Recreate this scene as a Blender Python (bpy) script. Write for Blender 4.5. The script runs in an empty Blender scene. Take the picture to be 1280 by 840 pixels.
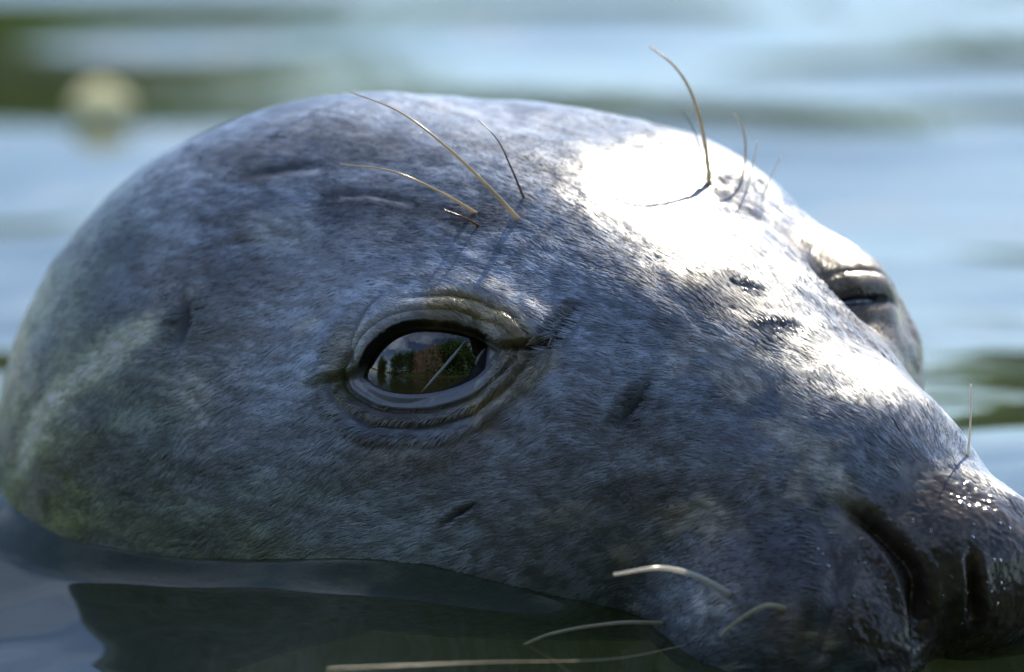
import bpy, math, random
import numpy as np
from mathutils import Vector
from mathutils.bvhtree import BVHTree

rng = np.random.default_rng(7)
random.seed(7)
scene = bpy.context.scene
COL = scene.collection
HAIRS = 380000

# ------------------------------------------------------------------ camera
# everything is laid out in centimetres and scaled to metres when linked
CM = 0.01
PITCH = math.radians(8.0)
DIST = 200.0
PX = 0.01883                       # cm per photograph pixel at the near eye
EYE_Z = 6.6                        # eye level above the water
R_ = np.array([1.0, 0, 0])
U_ = np.array([0, math.sin(PITCH), math.cos(PITCH)])
F_ = np.array([0, math.cos(PITCH), -math.sin(PITCH)])
NEAR_EYE = np.array([-5.3, -5.4, EYE_Z])
C0 = NEAR_EYE + R_ * 2.07 + U_ * 0.565
CAM = C0 - F_ * DIST
cam_d = bpy.data.cameras.new("camera")
cam = bpy.data.objects.new("camera", cam_d)
COL.objects.link(cam)
cam.location = CAM * CM
cam.rotation_euler = (math.pi / 2 - PITCH, 0, 0)
cam_d.sensor_width = 36.0
cam_d.lens = 36.0 * DIST / (1280 * PX)
cam_d.clip_start = 0.05
cam_d.clip_end = 500
cam_d.dof.use_dof = True
cam_d.dof.focus_distance = (DIST + 1.2) * CM
APERTURE = 0.029                   # metres across
cam_d.dof.aperture_fstop = cam_d.lens * 0.001 / APERTURE
scene.camera = cam
scene.render.resolution_x, scene.render.resolution_y = 1024, 672

# ------------------------------------------------------------------ sky and sun
SUN_EL, SUN_AZ = math.radians(41), math.radians(19)      # azimuth from +Y towards +X
world = bpy.data.worlds.new("World")
scene.world = world
world.use_nodes = True
nt = world.node_tree
bg = nt.nodes["Background"]
sky = nt.nodes.new("ShaderNodeTexSky")
sky.sky_type = 'NISHITA'
sky.sun_disc = False
sky.sun_elevation = SUN_EL
sky.sun_rotation = SUN_AZ
sky.air_density = 0.8
sky.dust_density = 0.1
sky.ozone_density = 2.0
tc = nt.nodes.new("ShaderNodeTexCoord")
sep = nt.nodes.new("ShaderNodeSeparateXYZ")
nt.links.new(tc.outputs["Generated"], sep.inputs[0])
mz = nt.nodes.new("ShaderNodeMath"); mz.operation = 'MAXIMUM'; mz.inputs[1].default_value = 0.06
nt.links.new(sep.outputs["Z"], mz.inputs[0])
vd = nt.nodes.new("ShaderNodeVectorMath"); vd.operation = 'DIVIDE'
cmb = nt.nodes.new("ShaderNodeCombineXYZ")
for k in range(3):
    nt.links.new(mz.outputs[0], cmb.inputs[k])
nt.links.new(tc.outputs["Generated"], vd.inputs[0])
nt.links.new(cmb.outputs[0], vd.inputs[1])
cn = nt.nodes.new("ShaderNodeTexNoise")
cn.inputs["Scale"].default_value = 0.9
cn.inputs["Detail"].default_value = 6
cn.inputs["Roughness"].default_value = 0.55
off = nt.nodes.new("ShaderNodeVectorMath"); off.operation = 'ADD'; off.inputs[1].default_value = (68.5, 36.5, 0)
nt.links.new(vd.outputs[0], off.inputs[0]); nt.links.new(off.outputs[0], cn.inputs["Vector"])
cr = nt.nodes.new("ShaderNodeValToRGB")
cr.color_ramp.elements[0].position = 0.49
cr.color_ramp.elements[1].position = 0.72
nt.links.new(cn.outputs["Fac"], cr.inputs["Fac"])
cm_ = nt.nodes.new("ShaderNodeMix"); cm_.data_type = 'RGBA'
nt.links.new(cr.outputs["Color"], cm_.inputs[0])
nt.links.new(sky.outputs[0], cm_.inputs[6])
cm_.inputs[7].default_value = (5.9, 6.9, 8.9, 1)
nt.links.new(cm_.outputs[2], bg.inputs["Color"])
bg.inputs["Strength"].default_value = 0.05

sun_d = bpy.data.lights.new("sun", 'SUN')
sun_d.energy = 2.0
sun_d.angle = math.radians(0.5)
sun_d.color = (1.0, 0.91, 0.75)
sun = bpy.data.objects.new("sun", sun_d)
COL.objects.link(sun)
sd = Vector((math.sin(SUN_AZ) * math.cos(SUN_EL), math.cos(SUN_AZ) * math.cos(SUN_EL), math.sin(SUN_EL)))
sun.rotation_euler = sd.to_track_quat('Z', 'Y').to_euler()
scene.view_settings.view_transform = 'Standard'
scene.view_settings.look = 'None'
scene.view_settings.gamma = 1
scene.view_settings.use_curve_mapping = False
scene.view_settings.exposure = 1.97
scene.render.engine = 'CYCLES'
scene.cycles.max_bounces = 7
scene.cycles.diffuse_bounces = 4
scene.cycles.glossy_bounces = 4
scene.cycles.transmission_bounces = 4
scene.cycles.caustics_reflective = False
scene.cycles.caustics_refractive = True
scene.cycles.sample_clamp_indirect = 6
try:
    scene.cycles.use_denoising = True
    scene.cycles.denoiser = 'OPENIMAGEDENOISE'
except Exception:
    pass

# ------------------------------------------------------------------ helpers
def smooth(a, b, x):
    t = np.clip((x - a) / (b - a), 0, 1)
    return t * t * (3 - 2 * t)

def gauss(x, s):
    return np.exp(-(x / s) ** 2)

def _hash(ix, iy, iz, seed):
    h = (ix * 374761393 + iy * 668265263 + iz * 2147483647 + seed * 974634777) & 0xFFFFFFFF
    h = ((h ^ (h >> 13)) * 1274126177) & 0xFFFFFFFF
    h = ((h ^ (h >> 16)) * 2246822519) & 0xFFFFFFFF
    return ((h ^ (h >> 15)) & 0xFFFFFF) / 16777215.0

def vnoise(P, seed=0):
    i = np.floor(P).astype(np.int64)
    f = P - i
    u = f * f * (3 - 2 * f)
    out = 0
    for dx in (0, 1):
        wx = u[..., 0] if dx else 1 - u[..., 0]
        for dy in (0, 1):
            wy = u[..., 1] if dy else 1 - u[..., 1]
            for dz in (0, 1):
                wz = u[..., 2] if dz else 1 - u[..., 2]
                out = out + wx * wy * wz * _hash(i[..., 0] + dx, i[..., 1] + dy, i[..., 2] + dz, seed)
    return out

def fbm(P, octaves=3, seed=0):
    a, s, t = 1.0, 0.0, 0.0
    for o in range(octaves):
        s = s + a * vnoise(P * (2.03 ** o) + 17.3 * o, seed + o)
        t += a
        a *= 0.5
    return s / t

def tag(o, label=None, cat=None, group=None, kind=None):
    for k, v in (("label", label), ("category", cat), ("group", group), ("kind", kind)):
        if v:
            o[k] = v
    return o

def link(name, data, parent=None, mat=None):
    o = bpy.data.objects.new(name, data)
    COL.objects.link(o)
    if parent is not None:
        o.parent = parent
    if mat is not None:
        data.materials.append(mat)
    return o

def np_mesh(name, V, Fq, smooth_shade=True):
    """mesh from numpy vertices (cm) and an (n,k) array of faces"""
    me = bpy.data.meshes.new(name)
    V = np.ascontiguousarray(V, dtype=np.float32) * CM
    Fq = np.ascontiguousarray(Fq, dtype=np.int32)
    n, k = Fq.shape
    me.vertices.add(len(V)); me.vertices.foreach_set("co", V.ravel())
    me.loops.add(n * k); me.loops.foreach_set("vertex_index", Fq.ravel())
    me.polygons.add(n)
    me.polygons.foreach_set("loop_start", np.arange(0, n * k, k, dtype=np.int32))
    if smooth_shade:
        me.polygons.foreach_set("use_smooth", np.ones(n, dtype=bool))
    me.update(calc_edges=True)
    me.validate()
    return me

def grid_faces(nu, nv, wrap=False):
    i = np.arange(nu - 1)[:, None]
    j = np.arange(nv if wrap else nv - 1)[None, :]
    a = i * nv + j
    b = i * nv + (j + 1) % nv
    c = (i + 1) * nv + (j + 1) % nv
    d = (i + 1) * nv + j
    return np.stack([a, b, c, d], -1).reshape(-1, 4)

def set_color(me, name, C):
    at = me.color_attributes.new(name, 'FLOAT_COLOR', 'POINT')
    D = np.ones((len(C), 4), dtype=np.float32)
    D[:, :3] = C
    at.data.foreach_set("color", D.ravel())

def set_float(me, name, A):
    at = me.attributes.new(name, 'FLOAT', 'POINT')
    at.data.foreach_set("value", np.ascontiguousarray(A, dtype=np.float32))

def tube(pts, radii, nseg=10, cap=True):
    pts = np.asarray(pts, float); n = len(pts)
    T = np.gradient(pts, axis=0); T /= np.linalg.norm(T, axis=1)[:, None]
    ref = np.array([0.3, -0.8, 0.5])
    A = np.cross(T, ref); A /= np.linalg.norm(A, axis=1)[:, None]
    B = np.cross(T, A)
    an = np.linspace(0, 2 * np.pi, nseg, endpoint=False)
    V = (pts[:, None] + np.asarray(radii)[:, None, None] *
         (np.cos(an)[None, :, None] * A[:, None] + np.sin(an)[None, :, None] * B[:, None])).reshape(-1, 3)
    return V, grid_faces(n, nseg, wrap=True)

def spline(P, n):
    P = np.asarray(P, float)
    Q = np.vstack([2 * P[0] - P[1], P, 2 * P[-1] - P[-2]])
    out = []
    m = len(P) - 1
    for t in np.linspace(0, m, n):
        k = min(int(t), m - 1); u = t - k
        a, b, c, d = Q[k:k + 4]
        out.append(0.5 * (2 * b + (c - a) * u + (2 * a - 5 * b + 4 * c - d) * u * u + (3 * b - a - 3 * c + d) * u ** 3))
    return np.array(out)

def ray(px, py):
    p = C0 + R_ * ((px - 640) * PX) + U_ * ((420 - py) * PX)
    d = p - CAM
    return d / np.linalg.norm(d)

def project(P):
    q = P - CAM
    dep = q @ F_
    return 640 + (q @ R_) / dep * DIST / PX, 420 - (q @ U_) / dep * DIST / PX

def to_plane(px, py, O, n):
    d = ray(px, py)
    return CAM + d * (((O - CAM) @ n) / (d @ n))

def poly_sdf(Q, poly):
    """signed distance of 2-D points to a closed polygon, negative inside"""
    d = np.full(len(Q), 1e9); inside = np.zeros(len(Q), bool)
    n = len(poly)
    for k in range(n):
        a, b = poly[k], poly[(k + 1) % n]
        e = b - a; w = Q - a
        t = np.clip((w @ e) / (e @ e), 0, 1)
        d = np.minimum(d, np.linalg.norm(w - t[:, None] * e, axis=1))
        cond = (a[1] > Q[:, 1]) != (b[1] > Q[:, 1])
        xs = a[0] + (Q[:, 1] - a[1]) * e[0] / (e[1] if abs(e[1]) > 1e-9 else 1e-9)
        inside ^= cond & (Q[:, 0] < xs)
    return np.where(inside, -d, d)

def line_dist(P, L):
    """distance of points to a 3-D polyline, and the running position 0..1 along it"""
    d = np.full(len(P), 1e9); s = np.zeros(len(P))
    seg = np.linalg.norm(np.diff(L, axis=0), axis=1); cum = np.concatenate([[0], np.cumsum(seg)])
    for k in range(len(L) - 1):
        a, b = L[k], L[k + 1]; e = b - a; w = P - a
        t = np.clip((w @ e) / (e @ e), 0, 1)
        dd = np.linalg.norm(w - t[:, None] * e, axis=1)
        m = dd < d
        d[m] = dd[m]; s[m] = (cum[k] + t[m] * seg[k]) / cum[-1]
    return d, s

# ------------------------------------------------------------------ materials
def new_mat(name):
    m = bpy.data.materials.new(name); m.use_nodes = True
    return m, m.node_tree, m.node_tree.nodes["Principled BSDF"]

def mat_simple(name, col, rough=0.5, noise=0.0, scale=20, spec=0.5):
    m, t, b = new_mat(name)
    b.inputs["Roughness"].default_value = rough
    b.inputs["Specular IOR Level"].default_value = spec
    if noise:
        n = t.nodes.new("ShaderNodeTexNoise"); n.inputs["Scale"].default_value = scale; n.inputs["Detail"].default_value = 5
        r = t.nodes.new("ShaderNodeValToRGB")
        r.color_ramp.elements[0].color = (*[c * (1 - noise) for c in col], 1)
        r.color_ramp.elements[1].color = (*[min(1, c * (1 + noise)) for c in col], 1)
        r.color_ramp.elements[0].position = 0.3; r.color_ramp.elements[1].position = 0.7
        tcx = t.nodes.new("ShaderNodeTexCoord")
        t.links.new(tcx.outputs["Object"], n.inputs["Vector"])
        t.links.new(n.outputs["Fac"], r.inputs[0]); t.links.new(r.outputs[0], b.inputs["Base Color"])
    else:
        b.inputs["Base Color"].default_value = (*col, 1)
    return m

# skin: colour and wetness are stored on the vertices, fine pores as bump
M_SKIN, t, b = new_mat("seal_skin")
a = t.nodes.new("ShaderNodeAttribute"); a.attribute_name = "coat"
t.links.new(a.outputs["Color"], b.inputs["Base Color"])
w = t.nodes.new("ShaderNodeAttribute"); w.attribute_name = "gloss"
mr = t.nodes.new("ShaderNodeMapRange"); mr.inputs[3].default_value = 0.55; mr.inputs[4].default_value = 0.10
t.links.new(w.outputs["Fac"], mr.inputs[0]); t.links.new(mr.outputs[0], b.inputs["Roughness"])
tcx = t.nodes.new("ShaderNodeTexCoord")
n1 = t.nodes.new("ShaderNodeTexNoise"); n1.inputs["Scale"].default_value = 420; n1.inputs["Detail"].default_value = 3
bp = t.nodes.new("ShaderNodeBump"); bp.inputs["Strength"].default_value = 0.35; bp.inputs["Distance"].default_value = 0.0006
t.links.new(tcx.outputs["Object"], n1.inputs["Vector"]); t.links.new(n1.outputs["Fac"], bp.inputs["Height"])
t.links.new(bp.outputs[0], b.inputs["Normal"])

M_FUR, t, b = new_mat("seal_fur")
a = t.nodes.new("ShaderNodeAttribute"); a.attribute_name = "hair_colour"
t.links.new(a.outputs["Color"], b.inputs["Base Color"])
b.inputs["Roughness"].default_value = 0.38
b.inputs["Specular IOR Level"].default_value = 0.8
fl = t.nodes.new("ShaderNodeAttribute"); fl.attribute_name = "film"
t.links.new(fl.outputs["Fac"], b.inputs["Coat Weight"])
b.inputs["Coat Roughness"].default_value = 0.17
b.inputs["Coat IOR"].default_value = 1.38
an_ = t.nodes.new("ShaderNodeAttribute"); an_.attribute_name = "hide_normal"
ge = t.nodes.new("ShaderNodeNewGeometry")
mx = t.nodes.new("ShaderNodeMix"); mx.data_type = 'VECTOR'; mx.inputs[0].default_value = 0.26
t.links.new(an_.outputs["Vector"], mx.inputs[4]); t.links.new(ge.outputs["Normal"], mx.inputs[5])
nm = t.nodes.new("ShaderNodeVectorMath"); nm.operation = 'NORMALIZE'
t.links.new(mx.outputs[1], nm.inputs[0]); t.links.new(nm.outputs[0], b.inputs["Normal"]); t.links.new(nm.outputs[0], b.inputs["Coat Normal"])

M_EYE, t, b = new_mat("eye_surface")
b.inputs["Base Color"].default_value = (0.012, 0.008, 0.006, 1)
b.inputs["Roughness"].default_value = 0.03
b.inputs["IOR"].default_value = 2.05

M_MEMB = mat_simple("wet_membrane", (0.34, 0.37, 0.42), 0.08)
def mat_horn(name, col, noise=0.0):
    m = mat_simple(name, col, 0.22, noise, 300)
    t_ = m.node_tree; p_ = t_.nodes["Principled BSDF"]; out = t_.nodes["Material Output"]
    tr = t_.nodes.new("ShaderNodeBsdfTranslucent"); tr.inputs["Color"].default_value = (*col, 1)
    mix = t_.nodes.new("ShaderNodeMixShader"); mix.inputs[0].default_value = 0.45
    t_.links.new(p_.outputs[0], mix.inputs[1]); t_.links.new(tr.outputs[0], mix.inputs[2]); t_.links.new(mix.outputs[0], out.inputs[0])
    return m
M_WHISK = mat_horn("whisker_horn", (0.66, 0.59, 0.45), 0.2)
M_WHISK_PALE = mat_horn("whisker_pale", (0.85, 0.83, 0.77))
M_WHISK_DARK = mat_horn("whisker_brown", (0.22, 0.14, 0.08))
M_DROP, t, b = new_mat("water_drop")
b.inputs["Base Color"].default_value = (1, 1, 1, 1); b.inputs["Roughness"].default_value = 0.0
b.inputs["IOR"].default_value = 1.33; b.inputs["Transmission Weight"].default_value = 1.0

# ------------------------------------------------------------------ the seal's head, base form
FW = np.array([math.cos(math.radians(45)), -math.sin(math.radians(45)), 0])   # the way the muzzle points
SD = np.array([FW[1], -FW[0], 0])                                              # towards the seal's right side
UP = np.array([0, 0, 1.0])
def to_world(H):
    return H[..., 0:1] * FW + H[..., 1:2] * SD + (H[..., 2:3] + EYE_Z) * UP

ELL = [  # centre (forward, side, up from eye level), radii, blend
    ((-9.3, 0.0, -4.2), (9.9, 9.2, 9.1), 0.0),
    ((-22.0, 0.0, -15.0), (12.0, 9.5, 8.5), 3.0),
    ((-0.5, 0.0, -3.2), (7.0, 7.0, 5.9), 2.0),
    ((-3.9, 0.0, -2.6), (6.8, 7.2, 6.75), 1.6),
    ((-2.8, 4.3, -1.0), (4.0, 2.8, 2.7), 1.6),
    ((-4.4, -4.1, 0.0), (5.6, 3.8, 4.2), 1.6),
    ((0.5, -5.6, -1.7), (2.7, 2.4, 3.4), 1.0),
    ((-7.4, -3.2, -1.5), (5.2, 4.4, 5.75), 1.4),
    ((-3.0, 4.4, -5.0), (6.5, 4.2, 5.0), 1.8),
    ((-3.0, -4.4, -5.0), (6.5, 4.2, 5.0), 1.8),
    ((4.5, 0.0, -4.0), (5.5, 4.4, 4.0), 1.6),
    ((7.2, 2.5, -6.2), (3.6, 2.8, 2.7), 1.0),
    ((7.2, -2.5, -6.2), (3.6, 2.8, 2.7), 1.0),
    ((8.6, -1.2, -5.0), (3.2, 2.6, 2.2), 0.8),
    ((9.0, 0.0, -4.7), (2.7, 2.5, 2.0), 0.8),
]
def head_sdf(P):
    d = None
    for c, r, k in ELL:
        q = P - np.array(c); r = np.array(r)
        k0 = np.linalg.norm(q / r, axis=-1); k1 = np.linalg.norm(q / (r * r), axis=-1)
        e = k0 * (k0 - 1.0) / np.maximum(k1, 1e-6)
        if d is None:
            d = e
        else:
            h = np.clip(0.5 + 0.5 * (d - e) / k, 0, 1)
            d = d * (1 - h) + e * h - k * h * (1 - h)
    return d

AX_W = np.array([-26.0, -16, -9, 0, 5.5]); AX_Z = np.array([-16.0, -9, -5, -4.2, -5.0])
F_END = np.array([0.80, 0, -0.60]); F_END /= np.linalg.norm(F_END)
def rays(u, th):
    """u 0..1 runs along the axis, 1..2 fans round the front"""
    w = -26 + 31.5 * np.clip(u, 0, 1)
    org = np.stack([w, np.zeros_like(w), np.interp(w, AX_W, AX_Z)], -1)
    phi = np.clip(u - 1, 0, 1) * math.radians(89.6)
    e = np.stack([np.zeros_like(th), np.cos(th), np.sin(th)], -1)
    d = np.cos(phi)[..., None] * e + np.sin(phi)[..., None] * F_END
    return org, d / np.linalg.norm(d, axis=-1)[..., None]

CU = np.linspace(0, 2, 181); CT = np.linspace(0, 2 * np.pi, 201)[:-1]
uu, tt = np.meshgrid(CU, CT, indexing='ij')
org, dr = rays(uu, tt)
lo = np.zeros_like(uu); hi = np.full_like(uu, 22.0)
for _ in range(24):
    mid = (lo + hi) / 2
    ins = head_sdf(org + dr * mid[..., None]) < 0
    lo = np.where(ins, mid, lo); hi = np.where(ins, hi, mid)
RAD = lo

def cr_weights(x, n, wrap):
    k = np.floor(x).astype(int); f = x - k
    w = np.stack([-.5 * f + f * f - .5 * f ** 3, 1 - 2.5 * f * f + 1.5 * f ** 3,
                  .5 * f + 2 * f * f - 1.5 * f ** 3, -.5 * f * f + .5 * f ** 3], 0)
    idx = np.stack([k - 1, k, k + 1, k + 2], 0)
    idx = idx % n if wrap else np.clip(idx, 0, n - 1)
    return idx, w

def cum_sample(dens, lo, hi, n, endpoint=True):
    x = np.linspace(lo, hi, 4000); c = np.concatenate([[0], np.cumsum((dens(x)[1:] + dens(x)[:-1]) / 2)])
    c /= c[-1]
    return np.interp(np.linspace(0, 1, n, endpoint=endpoint), c, x)

NU, NV = 700, 760
def wrapd(a): return (a + np.pi) % (2 * np.pi) - np.pi
FU = cum_sample(lambda x: 0.45 + 1.9 * gauss(x - 0.83, 0.12) + 0.9 * gauss(x - 1.35, 0.35) - 0.25 * gauss(x, 0.3), 0, 2, NU)
FT = cum_sample(lambda x: 0.30 + 0.8 * gauss(wrapd(x - 1.0), 1.2) + 2.0 * gauss(wrapd(x - 0.52), 0.34), -np.pi, np.pi, NV, False)
iu, wu = cr_weights(np.clip(FU / (CU[1] - CU[0]), 0, len(CU) - 1.001), len(CU), False)
it, wt = cr_weights((FT % (2 * np.pi)) / (CT[1] - CT[0]), len(CT), True)
tmp = sum(RAD[iu[k]] * wu[k][:, None] for k in range(4))
rad = sum(tmp[:, it[k]] * wt[k][None, :] for k in range(4))
uu, tt = np.meshgrid(FU, FT, indexing='ij')
org, dr = rays(uu, tt)
HEAD = org + dr * rad[..., None]                 # head coordinates, (NU,NV,3)
P0 = to_world(HEAD)

def grid_normals(P):
    du = np.gradient(P, axis=0)
    dv = np.roll(P, -1, 1) - np.roll(P, 1, 1)
    n = np.cross(dv, du)
    n /= np.maximum(np.linalg.norm(n, axis=-1, keepdims=True), 1e-9)
    c = to_world(org)
    return n * np.sign(((P - c) * n).sum(-1, keepdims=True) + 1e-12)
N0 = grid_normals(P0)

# low resolution tree for laying features on the surface
cs = (slice(None, None, 4), slice(None, None, 4))
Vc = P0[cs]; nuc, nvc = Vc.shape[:2]
BVH = BVHTree.FromPolygons([tuple(v) for v in Vc.reshape(-1, 3)], [tuple(f) for f in grid_faces(nuc, nvc, True).tolist()])
def hit(px, py):
    loc, nrm, _, _ = BVH.ray_cast(Vector(CAM), Vector(ray(px, py)))
    if loc is None:
        return None, None
    nrm = np.array(nrm)
    if nrm @ ray(px, py) > 0:
        nrm = -nrm
    return np.array(loc), nrm
def stroke_line(pts, n=24):
    S = spline([(x, y, 0) for x, y in pts], n)
    L = [hit(x, y)[0] for x, y, _ in S]
    return np.array([l for l in L if l is not None])

P = P0.reshape(-1, 3).copy(); N = N0.reshape(-1, 3); H = HEAD.reshape(-1, 3)
facing = (N @ (-F_)) > -0.15
disp = np.zeros(len(P))
bare = np.zeros(len(P))            # 1 = hairless skin
gloss = np.zeros(len(P))

# ---- coat colour: a mottled grey pelage -----------------------------------
q = np.stack([H[:, 0] * 0.55, H[:, 1] * 0.9, H[:, 2] * 0.9], 1)
big = fbm(q * 0.45, 3, 3)
mid = fbm(q * 1.3, 3, 11)
fine = fbm(q * 3.6, 2, 23)
str_ = fbm(np.stack([H[:, 0] * 0.5, H[:, 1] * 1.5, H[:, 2] * 1.5], 1), 3, 29)
v = 0.32 + 0.34 * (big - 0.5) + 0.14 * (str_ - 0.5) + 0.03 * (mid - 0.5)
v *= 1 - 0.55 * smooth(0.54, 0.70, fbm(q * np.array([0.5, 0.8, 0.8]), 3, 41))
v = np.clip(v, 0.045, 0.52)
coat = v[:, None] * np.array([0.77, 0.93, 1.24])  # grey pushed to blue: the sky's sheen put into the fur colour
muz = smooth(1.0, 7.0, H[:, 0])
speck = smooth(0.55, 0.72, fbm(q * np.array([1.6, 1.3, 1.3]), 3, 77)) * muz
coat = coat * (1 - 0.30 * muz[:, None]) + speck[:, None] * np.array([0.30, 0.25, 0.17])
# algae-stained olive flank, low behind the cheek
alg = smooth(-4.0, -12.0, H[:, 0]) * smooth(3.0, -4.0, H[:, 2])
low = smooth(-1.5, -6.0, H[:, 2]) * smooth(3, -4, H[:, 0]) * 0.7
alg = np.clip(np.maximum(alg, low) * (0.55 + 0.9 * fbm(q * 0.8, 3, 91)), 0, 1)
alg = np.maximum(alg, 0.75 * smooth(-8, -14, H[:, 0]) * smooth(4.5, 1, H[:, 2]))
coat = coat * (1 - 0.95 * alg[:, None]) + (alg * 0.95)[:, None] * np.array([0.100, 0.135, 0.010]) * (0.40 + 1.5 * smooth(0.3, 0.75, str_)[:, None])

def paint(pts, width, col, amt, rag=0.6):
    L = stroke_line(pts if len(pts) > 1 else [pts[0], (pts[0][0] + 2, pts[0][1])])
    if len(L) < 2:
        print("MISS paint", pts); return
    sel = np.where(facing & (np.linalg.norm(P0.reshape(-1, 3) - L.mean(0), axis=1) < 12))[0]
    d, s = line_dist(P0.reshape(-1, 3)[sel], L)
    d = d * (1 + rag * (fbm(q[sel] * 3.0, 3, 5) - 0.5) * 2.2)
    k = amt * np.exp(-(d / width) ** 2)
    coat[sel] = coat[sel] * (1 - k[:, None]) + k[:, None] * np.array(col)

PALE = (0.60, 0.61, 0.60); DARK = (0.018, 0.019, 0.024); TAN = (0.30, 0.24, 0.15)
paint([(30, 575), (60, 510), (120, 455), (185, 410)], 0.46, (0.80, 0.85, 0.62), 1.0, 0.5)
paint([(215, 380), (250, 362)], 0.25, PALE, 0.5, 1.0)
paint([(250, 490)], 0.48, PALE, 0.9)
paint([(265, 560), (250, 530)], 0.4, PALE, 0.25)
paint([(330, 285), (385, 290)], 0.5, PALE, 0.55)
paint([(385, 405), (395, 400)], 0.22, PALE, 0.7)
paint([(330, 218), (370, 208)], 0.35, DARK, 0.85)
paint([(620, 186), (670, 176), (715, 186)], 0.30, DARK, 0.75)
paint([(430, 245), (520, 262), (615, 280)], 0.45, DARK, 0.9, 0.6)
paint([(540, 262), (600, 268), (640, 262)], 0.35, DARK, 0.8, 0.6)
paint([(318, 222), (350, 212), (380, 206)], 0.28, DARK, 0.8, 0.5)
paint([(470, 565), (560, 560), (615, 520)], 0.75, (0.085, 0.072, 0.040), 0.65, 0.8)
paint([(300, 190), (420, 175), (560, 200)], 0.5, (0.05, 0.055, 0.075), 0.5, 1.0)
paint([(790, 520), (810, 480)], 0.3, DARK, 0.75)
paint([(690, 430), (712, 400), (722, 385)], 0.17, (0.05, 0.03, 0.02), 0.85)
paint([(640, 430), (690, 428)], 0.12, DARK, 0.8)
paint([(945, 362)], 0.22, DARK, 0.35)
paint([(950, 700), (990, 760)], 1.3, (0.030, 0.030, 0.036), 0.75)
paint([(1000, 700)], 0.9, (0.04, 0.032, 0.026), 0.6)
paint([(870, 215), (905, 235)], 0.4, DARK, 0.6)
paint([(780, 545), (800, 520)], 0.25, DARK, 0.5)
for pp in ([(1050, 338), (1085, 338), (1112, 352)], [(1065, 400), (1105, 405), (1132, 410)], [(1095, 440), (1125, 450), (1138, 480)]):
    paint(pp, 0.62, (0.105, 0.066, 0.026), 0.92, 0.4)

# ---- strokes: wrinkles, scars and folds -----------------------------------
def carve(pts, width, depth, col=None, amt=0.7, lip=0.0, colw=1.0):
    L = stroke_line(pts, 28)
    if len(L) < 2:
        print("MISS carve", pts); return
    sel = np.where(facing & (np.linalg.norm(P0.reshape(-1, 3) - L.mean(0), axis=1) < 9))[0]
    d, s = line_dist(P0.reshape(-1, 3)[sel], L)
    env = np.clip(np.sin(np.pi * np.clip(s, 0.02, 0.98)), 0, 1) ** 0.6
    disp[sel] += (-depth * gauss(d, width) + lip * gauss(d - 1.9 * width, width)) * env
    if col is not None:
        k = amt * env * gauss(d, width * colw)
        if amt > 0.55:
            bare[sel] = np.maximum(bare[sel], 0.75 * env * gauss(d, width * 0.75) * amt)
        coat[sel] = coat[sel] * (1 - k[:, None]) + k[:, None] * np.array(col)

carve([(250, 318), (290, 302), (330, 300)], 0.12, 0.07, DARK, 0.6)
carve([(232, 365), (236, 390), (228, 430)], 0.20, 0.30, DARK, 1.0, 0.03)       # ear opening, coloured dark to stand in for shade in the pit
carve([(425, 246), (470, 244), (520, 255)], 0.12, 0.06, DARK, 0.5)
carve([(560, 655), (580, 640), (605, 627)], 0.07, 0.09, (0.02, 0.012, 0.008), 0.95, 0.02)
carve([(950, 415), (975, 412), (1003, 414)], 0.07, 0.06, DARK, 0.35, 0.03)
carve([(925, 360), (945, 362), (962, 368)], 0.08, 0.05, DARK, 0.42, 0.02)
carve([(775, 535), (795, 512), (818, 480)], 0.12, 0.08, DARK, 0.6, 0.03)
carve([(830, 628), (845, 620)], 0.10, 0.06, DARK, 0.7)
carve([(690, 432), (705, 410), (724, 384)], 0.10, 0.12, (0.04, 0.025, 0.015), 0.8, 0.04)
carve([(420, 208), (360, 214), (320, 220)], 0.2, 0.05, None, 0)

# ---- the near eye -----------------------------------------------------------
def eye_frame(px, py, n):
    E = None
    while E is None:
        E, _ = hit(px, py)
        px -= 3
    n = np.array(n, float); n /= np.linalg.norm(n)
    qa = UP - (UP @ n) * n; qa /= np.linalg.norm(qa)
    pa = np.cross(qa, n)
    if pa @ R_ < 0:
        pa = -pa
    return E, n, pa, qa

def outline(pts, E, n, pa, qa, m=90):
    pts = [(x, y, 0) for x, y in pts]
    S = spline(pts + [pts[0]], m)[:-1]
    W = np.array([to_plane(x, y, E, n) for x, y, _ in S])
    return np.stack([(W - E) @ pa, (W - E) @ qa], 1)

E1, n1e, p1, q1 = eye_frame(530, 452, (-0.20, -0.90, 0.22))
OPEN1 = [(446, 470), (460, 445), (482, 424), (512, 412), (545, 411), (578, 416), (602, 426), (622, 437),
         (618, 448), (604, 463), (580, 479), (545, 490), (512, 493), (482, 489), (462, 480)]
poly1 = outline(OPEN1, E1, n1e, p1, q1)
RB = 2.15
ECEN = E1 - n1e * (RB - 0.02) + p1 * (-0.05)

Pall = P0.reshape(-1, 3)
def lids(E, n, pa, qa, poly, cen, rb, reach, up_t, lo_t, reachw):
    D = Pall - E
    sel = np.where((np.linalg.norm(D, axis=1) < reach) & ((N @ n) > 0.05))[0]
    p = D[sel] @ pa; qq = D[sel] @ qa; h0 = D[sel] @ n
    s = poly_sdf(np.stack([p, qq], 1), poly)
    c = cen - E
    rr = rb * rb - (p - c @ pa) ** 2 - (qq - c @ qa) ** 2
    # eyeball height, carried on as a gentle cone outside the ball
    hb = np.where(rr > 0.35, np.sqrt(np.maximum(rr, 0.35)), math.sqrt(0.35) - (0.35 - rr) * 0.30) + c @ n
    return sel, p, qq, s, h0, hb

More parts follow.
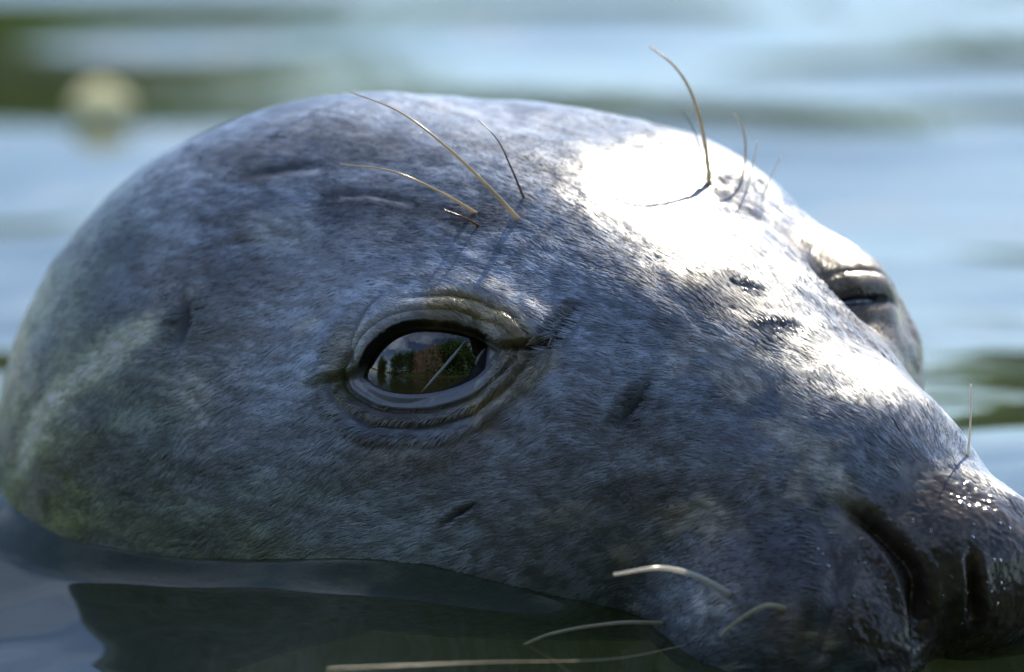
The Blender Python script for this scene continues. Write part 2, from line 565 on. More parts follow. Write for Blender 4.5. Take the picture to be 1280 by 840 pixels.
sel, p, qq, s, h0, hb = lids(E1, n1e, p1, q1, poly1, ECEN, RB, 6.5, .3, .15, 1.2)
upper = smooth(-0.12, 0.22, qq - (0.18 * p + 0.02))       # corner line tilts up to the right
th = upper * (0.10 + 0.26 * smooth(0.0, 0.22, s)) + (1 - upper) * (0.05 + 0.08 * smooth(0.0, 0.10, s) + 0.04 * smooth(0.22, 0.34, s))
inside = smooth(0.0, -0.10, s)
hT = hb + th - inside * 0.9
hb = np.maximum(hb, h0 - 0.38 + 0.24 * smooth(1.2, 1.9, p))
hT = hb + th - inside * (0.9 - 0.80 * smooth(1.15, 1.5, p))
wgt = smooth(1.5, 0.15, s)
hnew = h0 * (1 - wgt) + hT * wgt
# folds round the eye
s0 = s.copy()
s = s + 0.22 * (fbm(Pall[sel] * 0.9, 2, 651) - 0.5) * smooth(0.1, 0.5, s)
ang = np.arctan2(qq, p)
lowf = (1 - upper)
right = smooth(-0.4, 1.0, p)
hnew += -0.10 * lowf * gauss(s - 0.42, 0.07) + 0.05 * lowf * gauss(s - 0.60, 0.12) - 0.10 * lowf * gauss(s - 0.82, 0.10) * smooth(-2.2, -1.2, p) + 0.07 * lowf * gauss(s - 1.05, 0.18)
hnew += upper * ((0.10 + 0.13 * smooth(-0.6, 0.6, p)) * gauss(s - 0.62, 0.34) - 0.10 * gauss(s - 0.78, 0.06) * smooth(-0.9, 0.3, p) - 0.05 * gauss(s - 0.42, 0.05) + 0.16 * gauss(s - 1.15, 0.35))
Pn = Pall.copy()
Pn[sel] = E1 + p[:, None] * p1 + qq[:, None] * q1 + hnew[:, None] * n1e
# lid margins: hairless, black above, slate grey below, lifted and blued with reflected sky
wr = fbm(np.stack([p * 5.0 / np.maximum(s + 0.6, 0.3), qq * 5.0 / np.maximum(s + 0.6, 0.3), s * 2.0], 1), 2, 641) - 0.5
jag = 0.20 * (fbm(Pall[sel] * 6.0, 2, 631) - 0.5)
mu = upper * smooth(0.27, 0.17, s + jag) * smooth(1.75, 1.35, p); ml = (1 - upper) * smooth(0.42, 0.32, s + jag) * smooth(1.9, 1.4, p)
hnew += (0.09 * (fbm(Pall[sel] * 3.0, 2, 633) - 0.5) + 0.10 * wr * smooth(1.6, 0.6, s)) * smooth(0.03, 0.3, s)
mrg = np.clip(mu + ml, 0, 1)
bare[sel] = np.maximum(bare[sel], mrg)
gloss[sel] = np.maximum(gloss[sel], np.clip(0.55 * mu + ml, 0, 1))
k = mrg[:, None]
coat[sel] = coat[sel] * (1 - k) + k * (upper[:, None] * np.array([0.010, 0.010, 0.009]) + (1 - upper[:, None]) * np.array([0.20, 0.22, 0.28]))
# olive-brown thin fur just outside the lids
k = (smooth(1.1, 0.3, s) * (1 - mrg) * 0.6)[:, None]
coat[sel] = coat[sel] * (1 - k) + k * np.array([0.22, 0.18, 0.09])
k = (0.75 * upper * gauss(s - 0.62, 0.42) * smooth(-0.5, 0.6, p) * smooth(0.25, 0.4, s))[:, None]  # sunlit gold on the right of the upper fold, painted into the coat
coat[sel] = coat[sel] * (1 - k) + k * np.array([0.42, 0.34, 0.18])
k = (0.8 * (1 - upper) * gauss(s - 0.44, 0.06))[:, None]  # crease under the lower lid: its shade painted into the coat
coat[sel] = coat[sel] * (1 - k) + k * np.array([0.03, 0.027, 0.018])
eye_s = np.full(len(P), 9.0); eye_s[sel] = s
eye_dir = np.zeros((len(P), 3)); eye_dir[sel] = (p / 1.9)[:, None] * p1 + (qq / 0.9)[:, None] * q1
short = np.ones(len(P)); short[sel] = 0.45 + 0.55 * smooth(0.3, 1.4, s)
short[sel] = np.maximum(short[sel], 0.62 * smooth(0.15, 0.3, s))

# ---- the far eye: lids screwed almost shut ---------------------------------
E2, n2e, p2, q2 = eye_frame(1090, 376, (0.62, -0.62, 0.30))
OPEN2 = [(1044, 377), (1062, 371), (1084, 368), (1108, 368), (1126, 371), (1128, 374), (1108, 376), (1084, 378), (1062, 380)]
poly2 = outline(OPEN2, E2, n2e, p2, q2)
RB2 = 2.0
ECEN2 = E2 - n2e * (RB2 + 0.32)
sel, p, qq, s, h0, hb = lids(E2, n2e, p2, q2, poly2, ECEN2, RB2, 4.5, .3, .2, 1.2)
hT = hb + 0.22 + 0.12 * smooth(0, 0.3, s) - smooth(0.0, -0.12, s) * 0.7
wgt = smooth(1.3, 0.1, s) * 0.8
hnew = h0 * (1 - wgt) + hT * wgt
hnew += -0.06 * gauss(s - 0.62, 0.07) * (qq > 0) + 0.07 * (fbm(Pall[sel] * 2.2, 2, 621) - 0.5)
Pn[sel] = E2 + p[:, None] * p2 + qq[:, None] * q2 + hnew[:, None] * n2e
k = smooth(0.18, 0.04, s)[:, None]  # slit painted dark for the shade beneath the upper lid
coat[sel] = coat[sel] * (1 - k) + k * np.array([0.015, 0.012, 0.010])
bare[sel] = np.maximum(bare[sel], smooth(0.12, 0.05, s))
short[sel] = np.minimum(short[sel], 0.5 + 0.5 * smooth(0.3, 1.4, s))
k = 0.92 * smooth(2.3, 1.3, s + 1.2 * (mid[sel] - 0.5))[:, None] * (1 - k)
coat[sel] = coat[sel] * (1 - k) + k * np.array([0.16, 0.088, 0.010]) * (0.5 + fine[sel][:, None])

paint([(560, 383), (620, 393), (655, 420)], 0.34, (0.46, 0.34, 0.14), 0.6)  # warm sunlight above the near eye, painted into the fur
paint([(600, 505), (655, 475), (690, 452)], 0.30, (0.38, 0.29, 0.12), 0.6)  # warm sun glint below the near eye's corner, painted likewise
paint([(430, 420), (425, 460), (432, 500)], 0.30, (0.20, 0.20, 0.08), 0.5)
# ---- inner corner of the near eye: a wet, lumpy caruncle and the groove running from it
cw = hit(648, 440)[0]
kk = smooth(0.62, 0.25, np.linalg.norm((Pall - cw) * 1.0, axis=1) + 0.35 * (fine - 0.5))
bare[:] = np.maximum(bare, kk * 0.9); gloss[:] = np.maximum(gloss, kk)
coat[:] = coat * (1 - 0.8 * kk[:, None]) + 0.8 * kk[:, None] * np.array([0.16, 0.13, 0.085])
corner_bumps = kk * (0.16 * (fbm(Pall * 7.0, 2, 611) - 0.5) + 0.02)
carve([(618, 436), (640, 437), (668, 432), (692, 430)], 0.09, 0.16, (0.03, 0.024, 0.018), 0.7, 0.04)

# ---- nose: nostril slits, pads, wrinkles ------------------------------------
carve([(1052, 634), (1085, 650), (1117, 680), (1140, 718), (1149, 765), (1146, 800)], 0.20, 0.66, (0.004, 0.004, 0.004), 1.0, 0.08, 0.9)
carve([(1213, 690), (1219, 730), (1217, 780)], 0.15, 0.36, (0.004, 0.004, 0.004), 1.0, 0.06, 0.9)
carve([(1020, 640), (1044, 700), (1042, 760), (1030, 810)], 0.22, 0.10, None, 0, 0.04)
nose_c = hit(1190, 720)[0]
sel = np.arange(len(P))
dn = np.linalg.norm((Pall - nose_c) * np.array([1, 1, 1.0]), axis=1)
nz = smooth(3.5, 2.4, dn + 1.4 * (mid - 0.5) + 0.8 * (fine - 0.5)) * facing
bare[:] = np.maximum(bare, nz); gloss[:] = np.maximum(gloss, nz)
k = nz[:, None] * 0.9
coat[:] = coat * (1 - k) + k * np.array([0.058, 0.041, 0.028]) * (0.35 + 1.3 * fine[:, None])
peb = fbm(Pall * 9.0, 2, 301)
disp += nz * (0.05 * (peb - 0.5) + 0.10 * (fbm(Pall * 1.6, 2, 311) - 0.5))

# whisker pad: rows of follicle bumps
pad = smooth(3.5, 2.0, np.linalg.norm(Pall - hit(960, 720)[0], axis=1))
disp += pad * 0.06 * (fbm(Pall * 1.8, 2, 401) - 0.5)
# gentle unevenness of the hide
disp += 0.10 * (fbm(H * 0.55, 3, 501) - 0.5) + 0.035 * (fbm(q * 2.2, 2, 511) - 0.5)
damp = np.clip(smooth(0.2, 1.2, eye_s), 0, 1)
Pn = Pn + N * (disp * damp + corner_bumps)[:, None]
P = Pn
Nn = grid_normals(P.reshape(NU, NV, 3)).reshape(-1, 3)

seal = bpy.data.objects.new("seal", None)
COL.objects.link(seal)
seal.location = (0, 0, 0)
tag(seal, "wet grey seal lifting its mottled head out of the water, muzzle turned to the right", "seal")
body_me = np_mesh("body", P, grid_faces(NU, NV, True))
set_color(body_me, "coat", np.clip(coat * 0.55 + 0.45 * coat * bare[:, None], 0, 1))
set_float(body_me, "gloss", np.clip(0.35 + 0.65 * gloss, 0, 1))
body = link("body", body_me, seal, M_SKIN)

def ball(cen, n, rb, nu=64, nv=64):
    qa = UP - (UP @ n) * n; qa /= np.linalg.norm(qa); pa = np.cross(qa, n)
    a = np.linspace(0.0005, math.radians(110), nu); bb = np.linspace(0, 2 * np.pi, nv, endpoint=False)
    A, B = np.meshgrid(a, bb, indexing='ij')
    V = cen + rb * (np.cos(A)[..., None] * n + np.sin(A)[..., None] * (np.cos(B)[..., None] * pa + np.sin(B)[..., None] * qa))
    return V.reshape(-1, 3), grid_faces(nu, nv, True)
eye = link("eyeball", np_mesh("eyeball", *ball(ECEN, n1e, RB)), seal, M_EYE)
eye2 = link("eyeball", np_mesh("eyeball_far", *ball(ECEN2, n2e, RB2)), seal, M_EYE)

# inner eyelid: thin wet fold standing on the eye
def on_eye(px, py, lift):
    d = ray(px, py); o = CAM - ECEN; r = RB + lift
    bq = o @ d; cq = o @ o - r * r
    return CAM + d * (-bq - math.sqrt(max(bq * bq - cq, 0)))
mem = []
rads = []
Sx = spline([(582, 425, 0), (569, 442, 0), (552, 462, 0), (538, 478, 0), (526, 491, 0)], 20)
pts = np.array([on_eye(x, y, -0.022) for x, y, _ in Sx])
V, Fq = tube(pts, 0.022 + 0.024 * np.sin(np.linspace(0.1, 3.0, 20)) ** 2 * (1 + 0.3 * np.sin(np.linspace(0, 9, 20))), 10)
link("inner_eyelid", np_mesh("inner_eyelid", V, Fq), eye, M_MEMB)
Sx = spline([(606, 436, 0), (599, 445, 0), (594, 456, 0)], 10)
pts = np.array([on_eye(x, y, -0.022) for x, y, _ in Sx])
V, Fq = tube(pts, 0.024 + 0.020 * np.sin(np.linspace(0.1, 3.0, 10)), 10)
link("inner_eyelid", np_mesh("inner_eyelid", V, Fq), eye, M_MEMB)

# ------------------------------------------------------------------ whiskers
def whisker(pts, r0, r1, mat, n=26, root=True):
    px, py = pts[0][0], pts[0][1]
    Hh, _ = hit(px, py)
    if Hh is None:
        Hh = to_plane(px, py, NEAR_EYE, F_)
    base = (Hh - CAM) @ F_
    W = []
    for x, y, dd in pts:
        d = ray(x, y)
        W.append(CAM + d * ((base + dd) / (d @ F_)))
    S = spline(W, n)
    r0 *= 1.2; r1 *= 1.2
    rr = r0 + (r1 - r0) * np.linspace(0, 1, n) ** 0.8
    V, Fq = tube(S, rr, 8)
    return link("whisker", np_mesh("whisker", V, Fq), body, mat)

whisker([(650, 276, 0.1), (612, 235, -0.5), (560, 185, -0.6), (500, 140, 0.2), (436, 114, 1.4)], 0.050, 0.012, M_WHISK)
whisker([(598, 268, 0.1), (550, 240, -0.4), (490, 214, -0.4), (425, 205, 0.3)], 0.040, 0.010, M_WHISK)
whisker([(602, 284, 0.1), (580, 272, -0.2), (555, 262, -0.2)], 0.030, 0.010, M_WHISK_DARK)
whisker([(656, 250, 0.1), (640, 212, -0.3), (622, 175, -0.3), (598, 150, 0.2)], 0.028, 0.008, M_WHISK_DARK)
whisker([(887, 232, 0.1), (882, 185, -0.2), (868, 125, -0.2), (845, 85, 0), (812, 58, 0.4)], 0.060, 0.018, M_WHISK)
whisker([(880, 200, 0.6), (868, 165, 0.4), (852, 138, 0.6)], 0.020, 0.008, M_WHISK_DARK)
whisker([(926, 235, 0.3), (932, 190, 0.2), (928, 160, 0.3), (918, 142, 0.6)], 0.035, 0.012, M_WHISK)
whisker([(933, 240, 0.1), (940, 210, 0), (947, 176, 0)], 0.028, 0.012, M_WHISK_PALE)
whisker([(952, 250, 0.3), (962, 225, 0.2), (976, 195, 0.2)], 0.020, 0.010, M_WHISK_PALE)
whisker([(1209, 578, 0.4), (1213, 530, 0.3), (1214, 480, 0.3)], 0.030, 0.014, M_WHISK_PALE)
whisker([(912, 743, 0.1), (870, 720, -0.9), (825, 710, -1.8), (768, 718, -2.4)], 0.085, 0.028, M_WHISK_PALE)
whisker([(985, 762, 0.1), (958, 757, -0.4), (928, 772, -0.6), (900, 795, -0.6)], 0.070, 0.03, M_WHISK)
whisker([(832, 779, 0.1), (770, 779, -0.7), (690, 792, -1.2), (635, 816, -1.4)], 0.055, 0.025, M_WHISK)
whisker([(860, 806, 0.1), (760, 824, -3.0), (600, 828, -6.0), (410, 836, -8.5)], 0.014, 0.007, M_WHISK)

# ------------------------------------------------------------------ fur
def build_fur(count):
    G = P.reshape(NU, NV, 3)
    a = G[:-1]; bb = np.roll(a, -1, 1); d = G[1:]; c = np.roll(d, -1, 1)
    area = 0.5 * np.linalg.norm(np.cross(c - a, d - bb), axis=-1)
    m = (1 - np.clip(bare * 1.6, 0, 1)) * (0.25 + 0.75 * smooth(-0.8, -0.4, P[:, 2])) * smooth(-2.6, -1.8, P[:, 2])
    m = m * (0.25 + 0.75 * smooth(-0.3, 0.05, Nn @ (-F_)))
    m = m * (1 + 0.8 * gauss(eye_s, 1.5))
    m = m * (eye_s > 0.1)
    prob = (area * m.reshape(NU, NV)[:-1]).ravel()
    prob[~np.isfinite(prob)] = 0
    cdf = np.cumsum(prob); cdf /= cdf[-1]
    f = np.searchsorted(cdf, rng.random(count))
    i, j = f // NV, f % NV
    u = rng.random(count)[:, None]; v_ = rng.random(count)[:, None]
    j2 = (j + 1) % NV
    ia, ib, ic, idd = i * NV + j, i * NV + j2, (i + 1) * NV + j2, (i + 1) * NV + j
    lerp = lambda A: (A[ia] * (1 - u) + A[idd] * u) * (1 - v_) + (A[ib] * (1 - u) + A[ic] * u) * v_
    root = lerp(P); nrm = lerp(Nn); nrm /= np.linalg.norm(nrm, axis=1)[:, None]
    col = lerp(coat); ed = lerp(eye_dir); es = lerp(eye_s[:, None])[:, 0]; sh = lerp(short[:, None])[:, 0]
    hp = lerp(H)
    # lie of the coat: backwards from the nose, sweeping down the flank, parting round the eye
    back = -FW + 0.0 * UP
    side = (root @ SD)
    flow = np.tile(back, (count, 1)) + np.array([0, 0, -1.0]) * (0.55 * smooth(1.5, 7, np.abs(side)))[:, None]
    flow += SD * (0.35 * np.sign(side) * smooth(0.5, 4, np.abs(side)))[:, None]
    flow += ed * (0.9 * gauss(es, 1.1))[:, None]
    sw = np.stack([vnoise(root * 0.8, 61), vnoise(root * 0.8, 62), vnoise(root * 0.8, 63)], 1) - 0.5
    sw2 = np.stack([vnoise(root * 4.5, 64), vnoise(root * 4.5, 65), vnoise(root * 4.5, 66)], 1) - 0.5
    flow += 0.8 * sw + 0.5 * sw2 + rng.normal(0, 0.10, (count, 3))
    flow -= (flow * nrm).sum(1)[:, None] * nrm
    flow /= np.maximum(np.linalg.norm(flow, axis=1), 1e-6)[:, None]
    L = (0.24 + 0.18 * rng.random(count)) * sh
    lift = 0.05 + 0.07 * rng.random(count) + 0.20 * (vnoise(root * 2.2, 71) - 0.5)
    lift = np.clip(lift, 0.03, 0.4)
    NP = 4
    t_ = np.linspace(0, 1, NP)
    pts = (root - nrm * 0.03)[:, None] + flow[:, None] * (L[:, None] * t_)[..., None] + nrm[:, None] * (L[:, None] * (lift[:, None] * t_ - 0.75 * lift[:, None] * t_ ** 2) + 0.03 * (t_ > 0))[..., None]
    rr = (0.0098 * (0.7 + 0.6 * rng.random(count)))[:, None] * np.array([1.0, 1.0, 0.8, 0.25])[None]
    cv = bpy.data.hair_curves.new("fur")
    cv.add_curves([NP] * count)
    cv.attributes["position"].data.foreach_set("vector", np.ascontiguousarray(pts * CM, dtype=np.float32).ravel())
    ra = cv.attributes.get("radius") or cv.attributes.new("radius", 'FLOAT', 'POINT')
    ra.data.foreach_set("value", np.ascontiguousarray(rr * CM, dtype=np.float32).ravel())
    streak = fbm(np.stack([hp[:, 0] * 1.6, hp[:, 1] * 8.0, hp[:, 2] * 8.0], 1) + 0.8 * sw, 2, 83)
    tone = np.exp(rng.normal(0, 0.12, count)) * (0.60 + 0.85 * smooth(0.25, 0.78, streak))
    hc = np.ones((count, 4), dtype=np.float32)
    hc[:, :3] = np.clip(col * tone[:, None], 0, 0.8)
    ca = cv.attributes.new("hair_colour", 'FLOAT_COLOR', 'CURVE')
    ca.data.foreach_set("color", hc.ravel())
    ha = cv.attributes.new("hide_normal", 'FLOAT_VECTOR', 'CURVE')
    ha.data.foreach_set("vector", np.ascontiguousarray(nrm, dtype=np.float32).ravel())
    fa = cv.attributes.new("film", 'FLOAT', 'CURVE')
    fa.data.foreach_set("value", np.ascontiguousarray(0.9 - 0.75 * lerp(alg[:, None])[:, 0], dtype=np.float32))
    o = link("fur", cv, body, M_FUR)
    tag(o, kind="stuff")
    return o
if HAIRS:
    build_fur(HAIRS)
# ------------------------------------------------------------------ water
def bump_line(X, Y, ax, ay, bx, by, width, height, taper=True):
    dx, dy = bx - ax, by - ay; L2 = dx * dx + dy * dy
    t = ((X - ax) * dx + (Y - ay) * dy) / L2
    d = ((X - ax) * dy - (Y - ay) * dx) / math.sqrt(L2)
    return height * gauss(d, width) * gauss(t - 0.5, 0.42)

def water_height(X, Y):
    Z = np.zeros_like(X)
    # shelf of water pushed up along the near cheek, falling away to the lower left
    s = (X + 12.6) * 0.78 + (Y + 3.5) * 0.46
    Z += -2.0 * smooth(1.0, -6.5, s)
    # the near cheek pushes the surface up along its length
    al = (X + 15.5) * 0.62 - (Y - 11.5) * 0.78
    ab = -(X + 15.5) * 0.78 - (Y - 11.5) * 0.62
    Z += ((0.85 + 0.70 * smooth(15, 4, al)) * smooth(-16, -8, al) * smooth(27, 19, al) + 0.55 * gauss(al - 18.5, 4.0)) * smooth(9, 2, ab) * smooth(-14, -6, ab)
    Z -= 0.60 * smooth(-3, 3, X) * smooth(3, -4, Y) * smooth(-30, -18, Y)
    # swells behind: their backs mirror the trees, their fronts the sky
    Z += bump_line(X, Y, -66, 101, 0, 90, 23, 1.05)
    Z += bump_line(X, Y, 4, 9, 30, 13, 21, 1.7)
    for ax, ay, bx_, by_, w_, h_ in ((1, 88, 15, 98, 4.5, 0.27), (11, 104, 27, 95, 5.0, 0.28), (6, 112, 22, 121, 6.0, 0.30), (20, 80, 34, 87, 5.0, 0.22), (-8, 128, 6, 142, 7, 0.4), (-2, 92, 6, 100, 5, 0.3), (-26, 118, -10, 126, 4, -0.35), (-36, 112, -16, 120, 3.5, 0.3), (-20, 60, -8, 78, 6, 0.3), (-24, 40, -14, 50, 6, -0.25), (14, 50, 24, 62, 6, 0.3)):
        Z += bump_line(X, Y, ax, ay, bx_, by_, w_, h_)
    Z += bump_line(X, Y, -70, 172, 10, 163, 13, 0.5)
    Z += 0.20 * np.sin(Y / 13.0 + 0.03 * X + 2.2) * smooth(180, 230, Y)
    Z += 0.5 * (fbm(np.stack([X * 0.022, Y * 0.05, 0 * X + 3.3], -1), 3, 903) - 0.5) * smooth(120, 200, np.hypot(X, Y)) * 2
    Z += 0.22 * (fbm(np.stack([X * 0.03, Y * 0.07, 0 * X + 7.3], -1), 3, 907) - 0.5)
    Z += 0.10 * (fbm(np.stack([X * 0.06 + 0.05 * Y, Y * 0.20 - 0.03 * X, 0 * X + 2.3], -1), 2, 909) - 0.5) * smooth(15, 40, Y)
    Z += 0.05 * (fbm(np.stack([X * 0.40 + 0.1 * Y, Y * 0.30, 0 * X + 5.3], -1), 2, 911) - 0.5)
    Z += 0.12 * (fbm(np.stack([X * 0.09, Y * 0.14, 0 * X + 1.3], -1), 3, 905) - 0.5)
    return Z

def axis_samples(lo, hi, fine_lo, fine_hi, step, growth):
    a = list(np.arange(fine_lo, fine_hi, step))
    s = step; x = a[-1]
    while x < hi:
        s *= growth; x += s; a.append(x)
    s = step; x = fine_lo; pre = []
    while x > lo:
        s *= growth; x -= s; pre.append(x)
    return np.array(pre[::-1] + a)
gx = axis_samples(-4000, 4000, -20, 16, 0.13, 1.035)
gy = axis_samples(-3000, 4000, -16, 24, 0.13, 1.030)
GX, GY = np.meshgrid(gx, gy, indexing='ij')
GZ = water_height(GX, GY)
# meniscus: the surface creeps up where it meets the hide
hx = (GX[..., None] * FW[:2][0] + 0)  # forward coordinate
Hc = np.stack([GX * FW[0] + GY * FW[1], GX * SD[0] + GY * SD[1], GZ - EYE_Z], -1)
dist = head_sdf(Hc.reshape(-1, 3)).reshape(GX.shape)
GZ = GZ + 0.35 * np.exp(-np.clip(dist - 0.05, 0, 50) / 0.45) + 0.28 * smooth(1.0, 0.0, dist) * smooth(28, 20, (GX + 15.5) * 0.62 - (GY - 11.5) * 0.78)
M_WATER, t, b = new_mat("pond_water")
b.inputs["Base Color"].default_value = (0.19, 0.23, 0.12, 1)
b.inputs["Roughness"].default_value = 0.03
b.inputs["IOR"].default_value = 1.333
b.inputs["Specular IOR Level"].default_value = 0.22
b.inputs["Transmission Weight"].default_value = 0.85
wme = np_mesh("water", np.stack([GX, GY, GZ], -1).reshape(-1, 3), grid_faces(len(gx), len(gy))[:, ::-1])
tag(link("water", wme, None, M_WATER), kind="structure")

# pond bed and banks
def bed_height(X, Y):
    r = np.hypot(X, Y)
    return -120 + 150 * np.maximum(smooth(2300, 2900, r), smooth(-480, -640, Y)) + 60 * (fbm(np.stack([X * .004, Y * .004, 0 * X], -1), 3, 33) - .5)
bx = np.concatenate([np.linspace(-30000, -4000, 14)[:-1], np.linspace(-4000, 4000, 90), np.linspace(4000, 30000, 14)[1:]])
BX, BY = np.meshgrid(bx, bx, indexing='ij')
M_BED = mat_simple("bank_soil", (0.028, 0.045, 0.014), 0.9, 0.5, 0.8)
tag(link("ground", np_mesh("ground", np.stack([BX, BY, bed_height(BX, BY)], -1).reshape(-1, 3), grid_faces(len(bx), len(bx))[:, ::-1]), None, M_BED), kind="structure")

# ------------------------------------------------------------------ trees and rocks round the pond
M_BARK = mat_simple("bark", (0.10, 0.075, 0.05), 0.9, 0.4, 6)
def mat_leaf(name, col, amount=0.5):
    m = mat_simple(name, col, 0.5, 0.45, 1.2)
    t_ = m.node_tree; p_ = t_.nodes["Principled BSDF"]; out = t_.nodes["Material Output"]
    tr = t_.nodes.new("ShaderNodeBsdfTranslucent"); tr.inputs["Color"].default_value = (*[min(1, c * 1.6) for c in col], 1)
    mix = t_.nodes.new("ShaderNodeMixShader"); mix.inputs[0].default_value = amount
    t_.links.new(p_.outputs[0], mix.inputs[1]); t_.links.new(tr.outputs[0], mix.inputs[2]); t_.links.new(mix.outputs[0], out.inputs[0])
    return m
M_LEAF = [mat_leaf("foliage_" + k, c) for k, c in
          (("deep", (0.045, 0.105, 0.016)), ("bright", (0.075, 0.15, 0.020)), ("olive", (0.075, 0.11, 0.03)))]
def tree_meshes(h, spread, seed, nleaf):
    r = np.random.default_rng(seed)
    Vs, Fs, off = [], [], 0
    def add(V, Fq):
        nonlocal off
        Vs.append(V); Fs.append(Fq + off); off += len(V)
    n = 9
    tr = np.stack([np.cumsum(r.normal(0, h * .008, n)), np.cumsum(r.normal(0, h * .008, n)), np.linspace(0, h * .82, n)], 1)
    add(*tube(tr, np.linspace(h * .030, h * .006, n), 8))
    tips = []
    for k in range(16):
        z0 = 0.2 + 0.6 * k / 16
        base = np.array([np.interp(z0, np.linspace(0, .82, n) / .82, tr[:, a]) for a in range(3)])
        an = k * 2.4 + r.random(); ln = spread * (1 - 0.6 * z0) * (0.7 + .5 * r.random())
        e = base + np.array([math.cos(an) * ln, math.sin(an) * ln, ln * (.35 + .4 * r.random())])
        m_ = (base + e) / 2 + np.array([0, 0, -ln * .08])
        add(*tube(spline([base, m_, e], 6), np.linspace(h * .011, h * .002, 6), 5))
        tips += [m_, e, (e + m_) / 2]
    tips.append(tr[-1])
    tips = np.array(tips)
    c = tips[r.integers(0, len(tips), nleaf)] + r.normal(0, 1, (nleaf, 3)) * np.array([spread * .17, spread * .17, spread * .14])
    low = r.random(nleaf) < 0.22
    c[low] = np.stack([r.normal(0, spread * .5, low.sum()), r.normal(0, spread * .5, low.sum()), np.abs(r.normal(0, h * .16, low.sum()))], 1)
    c[:, 2] = np.maximum(c[:, 2], h * 0.02)
    s = h * 0.022 * (0.6 + .8 * r.random(nleaf))
    a = r.normal(0, 1, (nleaf, 3)); a /= np.linalg.norm(a, axis=1)[:, None]
    bb = np.cross(a, r.normal(0, 1, (nleaf, 3))); bb /= np.linalg.norm(bb, axis=1)[:, None]
    a *= s[:, None]; bb *= (s * .6)[:, None]
    LV = np.stack([c - a, c - bb * .9 - a * .1, c + a, c + bb * .9 - a * .1], 1).reshape(-1, 3)
    LF = np.arange(nleaf * 4).reshape(-1, 4)
    return (np.vstack(Vs), np.vstack(Fs)), (LV, LF)
KINDS = []
for k, (h, sp) in enumerate(((620, 260), (480, 230), (760, 300))):
    (tv, tf), (lv, lf) = tree_meshes(h, sp, 50 + k, 7000)
    KINDS.append((np_mesh("trunk", tv, tf), np_mesh("crown", lv, lf, False), h))
    KINDS[-1][0].materials.append(M_BARK); KINDS[-1][1].materials.append(M_LEAF[k])
def tree(x, y, kind, sc, rz, label, group):
    tm, cmh, h = KINDS[kind]
    root = bpy.data.objects.new("leafy_tree", None); COL.objects.link(root)
    root.location = (x * CM, y * CM, (bed_height(np.array([[float(x)]]), np.array([[float(y)]]))[0, 0] - 10) * CM)
    root.rotation_euler = (0, 0, rz); root.scale = (sc, sc, sc)
    tag(root, label, "tree", group)
    link("trunk", tm, root); link("crown", cmh, root)
FAR = [(-760, 2780, 0, .66), (-470, 2850, 1, .90), (-190, 2760, 0, .66), (70, 2880, 1, .56), (240, 2780, 0, .52), (520, 2850, 2, .32), (760, 2800, 1, .5)]
for k, (x, y, kd, sc) in enumerate(FAR):
    tree(x, y, kd, sc, k * 1.7, "leafy green tree on the far bank, mirrored in the rippled water behind the seal", "trees on the far bank")
NEAR = [(-1080, -620, 0, 1.0), (-1300, -150, 2, .7), (-760, -900, 0, 1.15), (70, -1050, 1, 2.0), (400, -900, 0, 1.6), (760, -800, 2, .8), (1150, -450, 1, .8), (-330, -1300, 2, 1.25), (-520, -1150, 1, 1.2)]
for k, (x, y, kd, sc) in enumerate(NEAR):
    tree(x, y, kd, sc, k * 2.1, "dark leafy tree on the near bank, mirrored in the seal's eye", "trees on the near bank")
# floating leaf far behind, and a dark scrap at the top edge
def on_water(px, py, z=0.0):
    d = ray(px, py)
    return CAM + d * ((z - CAM[2]) / d[2])
def leaf(name, px, py, length, width, rz, col, label, cat, stand=0.0, tilt=0.0):
    c = on_water(px, py); c[2] = water_height(np.array([[c[0]]]), np.array([[c[1]]]))[0, 0] + 0.12
    n, m_ = 22, 9
    tl = np.linspace(0, 1, n); sv = np.linspace(-1, 1, m_)
    Tl, Sv = np.meshgrid(tl, sv, indexing='ij')
    half = width * np.sin(np.pi * np.clip(Tl, .01, .99)) ** 0.7 * (1 - 0.25 * Tl)
    X = (Tl - 0.5) * length; Y = Sv * half
    Z = 0.10 * length * (Sv ** 2) * np.sin(np.pi * Tl) + stand * length * (Tl - 0.5) ** 2
    Y, Z = Y * math.cos(tilt) - Z * math.sin(tilt), Y * math.sin(tilt) + Z * math.cos(tilt) + half.max() * math.sin(tilt) * 0.8
    top = np.stack([X, Y, Z], -1).reshape(-1, 3); bot = top - np.array([0, 0, 0.06])
    V = np.vstack([top, bot]); g = grid_faces(n, m_)
    Fq = np.vstack([g, g[:, ::-1] + n * m_])
    ca, sa = math.cos(rz), math.sin(rz)
    V = np.stack([V[:, 0] * ca - V[:, 1] * sa, V[:, 0] * sa + V[:, 1] * ca, V[:, 2]], 1)
    root = bpy.data.objects.new(name, None); COL.objects.link(root); root.location = c * CM
    tag(root, label, cat)
    link("blade", np_mesh("blade", V, Fq), root, mat_leaf(name + "_tissue", col, 0.55))
    st = spline([(0.42 * length, 0, 0.05), (0.6 * length, 0.05 * length, 0.15), (0.75 * length, 0.02 * length, 0.3)], 8)
    st = np.stack([st[:, 0] * ca - st[:, 1] * sa, st[:, 0] * sa + st[:, 1] * ca, st[:, 2]], 1)
    link("stalk", np_mesh("stalk", *tube(st, np.linspace(.09, .05, 8), 6)), root, mat_simple(name + "_stalk", tuple(c_ * .6 for c_ in col), 0.5))
leaf("floating_leaf", 128, 180, 2.2, 0.85, 0.15, (0.92, 0.90, 0.52), "pale yellow leaf floating on the water behind the seal", "leaf", 0.15, 1.0)
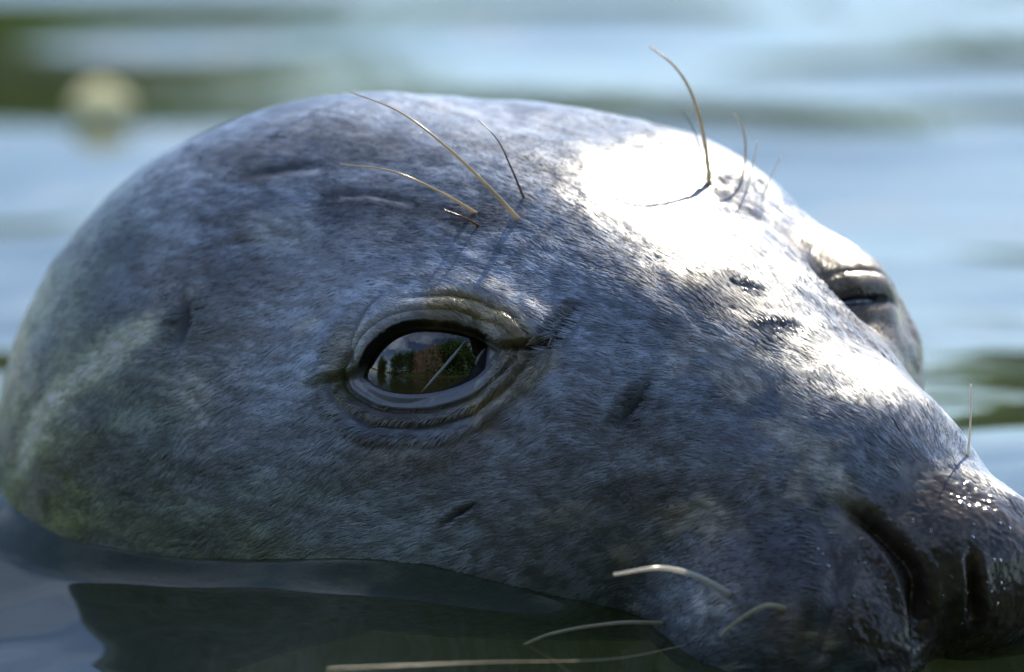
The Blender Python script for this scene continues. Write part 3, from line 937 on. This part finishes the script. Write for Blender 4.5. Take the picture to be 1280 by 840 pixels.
leaf("floating_scrap", 1020, -2, 1.0, 0.5, 0.2, (0.02, 0.02, 0.03), "dark scrap of leaf adrift at the top edge of the water", "leaf", 0.2)

# brown rock face on the near bank, mirrored in the eye
def rock(x, y, sx, sy, sz, seed):
    a = np.linspace(0.01, math.pi - .01, 60); bb = np.linspace(0, 2 * math.pi, 80, endpoint=False)
    A, B = np.meshgrid(a, bb, indexing='ij')
    D = np.stack([np.sin(A) * np.cos(B), np.sin(A) * np.sin(B), np.cos(A)], -1)
    D2 = D * np.array([4.5, 4.5, 1.3])
    rr = 0.55 + 0.75 * fbm(D2 + seed, 4, seed) + 0.3 * np.abs(fbm(D * np.array([6, 6, 2.0]) + seed, 3, seed + 5) - .5)
    V = D * rr[..., None] * np.array([sx, sy, sz]) + np.array([x, y, 20])
    return np_mesh("rock", V.reshape(-1, 3), grid_faces(60, 80, True))
M_ROCK = mat_simple("brown_rock", (0.080, 0.058, 0.042), 0.85, 0.5, 1.5)
for k, (x, y, sx, sy, sz, lab) in enumerate(((-210, -900, 300, 120, 780, "broad brown boulder on the near bank, mirrored in the middle of the seal's eye"),
                                              (-520, -860, 180, 110, 560, "lower brown boulder on the near bank, mirrored left of the broad one in the eye"))):
    tag(link("boulder", rock(x, y, sx, sy, sz, 5 + k), None, M_ROCK), lab, "boulder")

# ------------------------------------------------------------------ drops on the wet nose
def drops():
    Vs, Fs, off = [], [], 0
    r = np.random.default_rng(3)
    spots = [(1023, 686), (1031, 690), (1037, 704), (1128, 720), (1122, 740), (1106, 690), (1140, 650), (1202, 700), (1196, 735), (1207, 742),
             (1188, 720), (1178, 745), (1204, 628), (1214, 622), (1250, 700), (1255, 735), (1246, 756), (1260, 660), (922, 626)]
    spots += [(r.uniform(1060, 1275), r.uniform(640, 790)) for _ in range(26)]
    for x, y in spots:
        h_, n_ = hit(x, y)
        if h_ is None:
            continue
        k = np.argmin(((P - h_) ** 2).sum(1)); c = P[k]; n_ = Nn[k]
        rr = r.uniform(0.02, 0.055)
        a = np.linspace(0.05, 1.75, 6); bb = np.linspace(0, 2 * math.pi, 10, endpoint=False)
        A, B = np.meshgrid(a, bb, indexing='ij')
        e1 = np.cross(n_, [0.3, 0.5, 0.8]); e1 /= np.linalg.norm(e1); e2 = np.cross(n_, e1)
        V = c + rr * (0.5 * np.cos(A)[..., None] * n_ + np.sin(A)[..., None] * (np.cos(B)[..., None] * e1 + np.sin(B)[..., None] * e2))
        Vs.append(V.reshape(-1, 3)); Fs.append(grid_faces(6, 10, True) + off); off += 60
    tag(link("water_drops", np_mesh("water_drops", np.vstack(Vs), np.vstack(Fs)), body, M_DROP), kind="stuff")
drops()
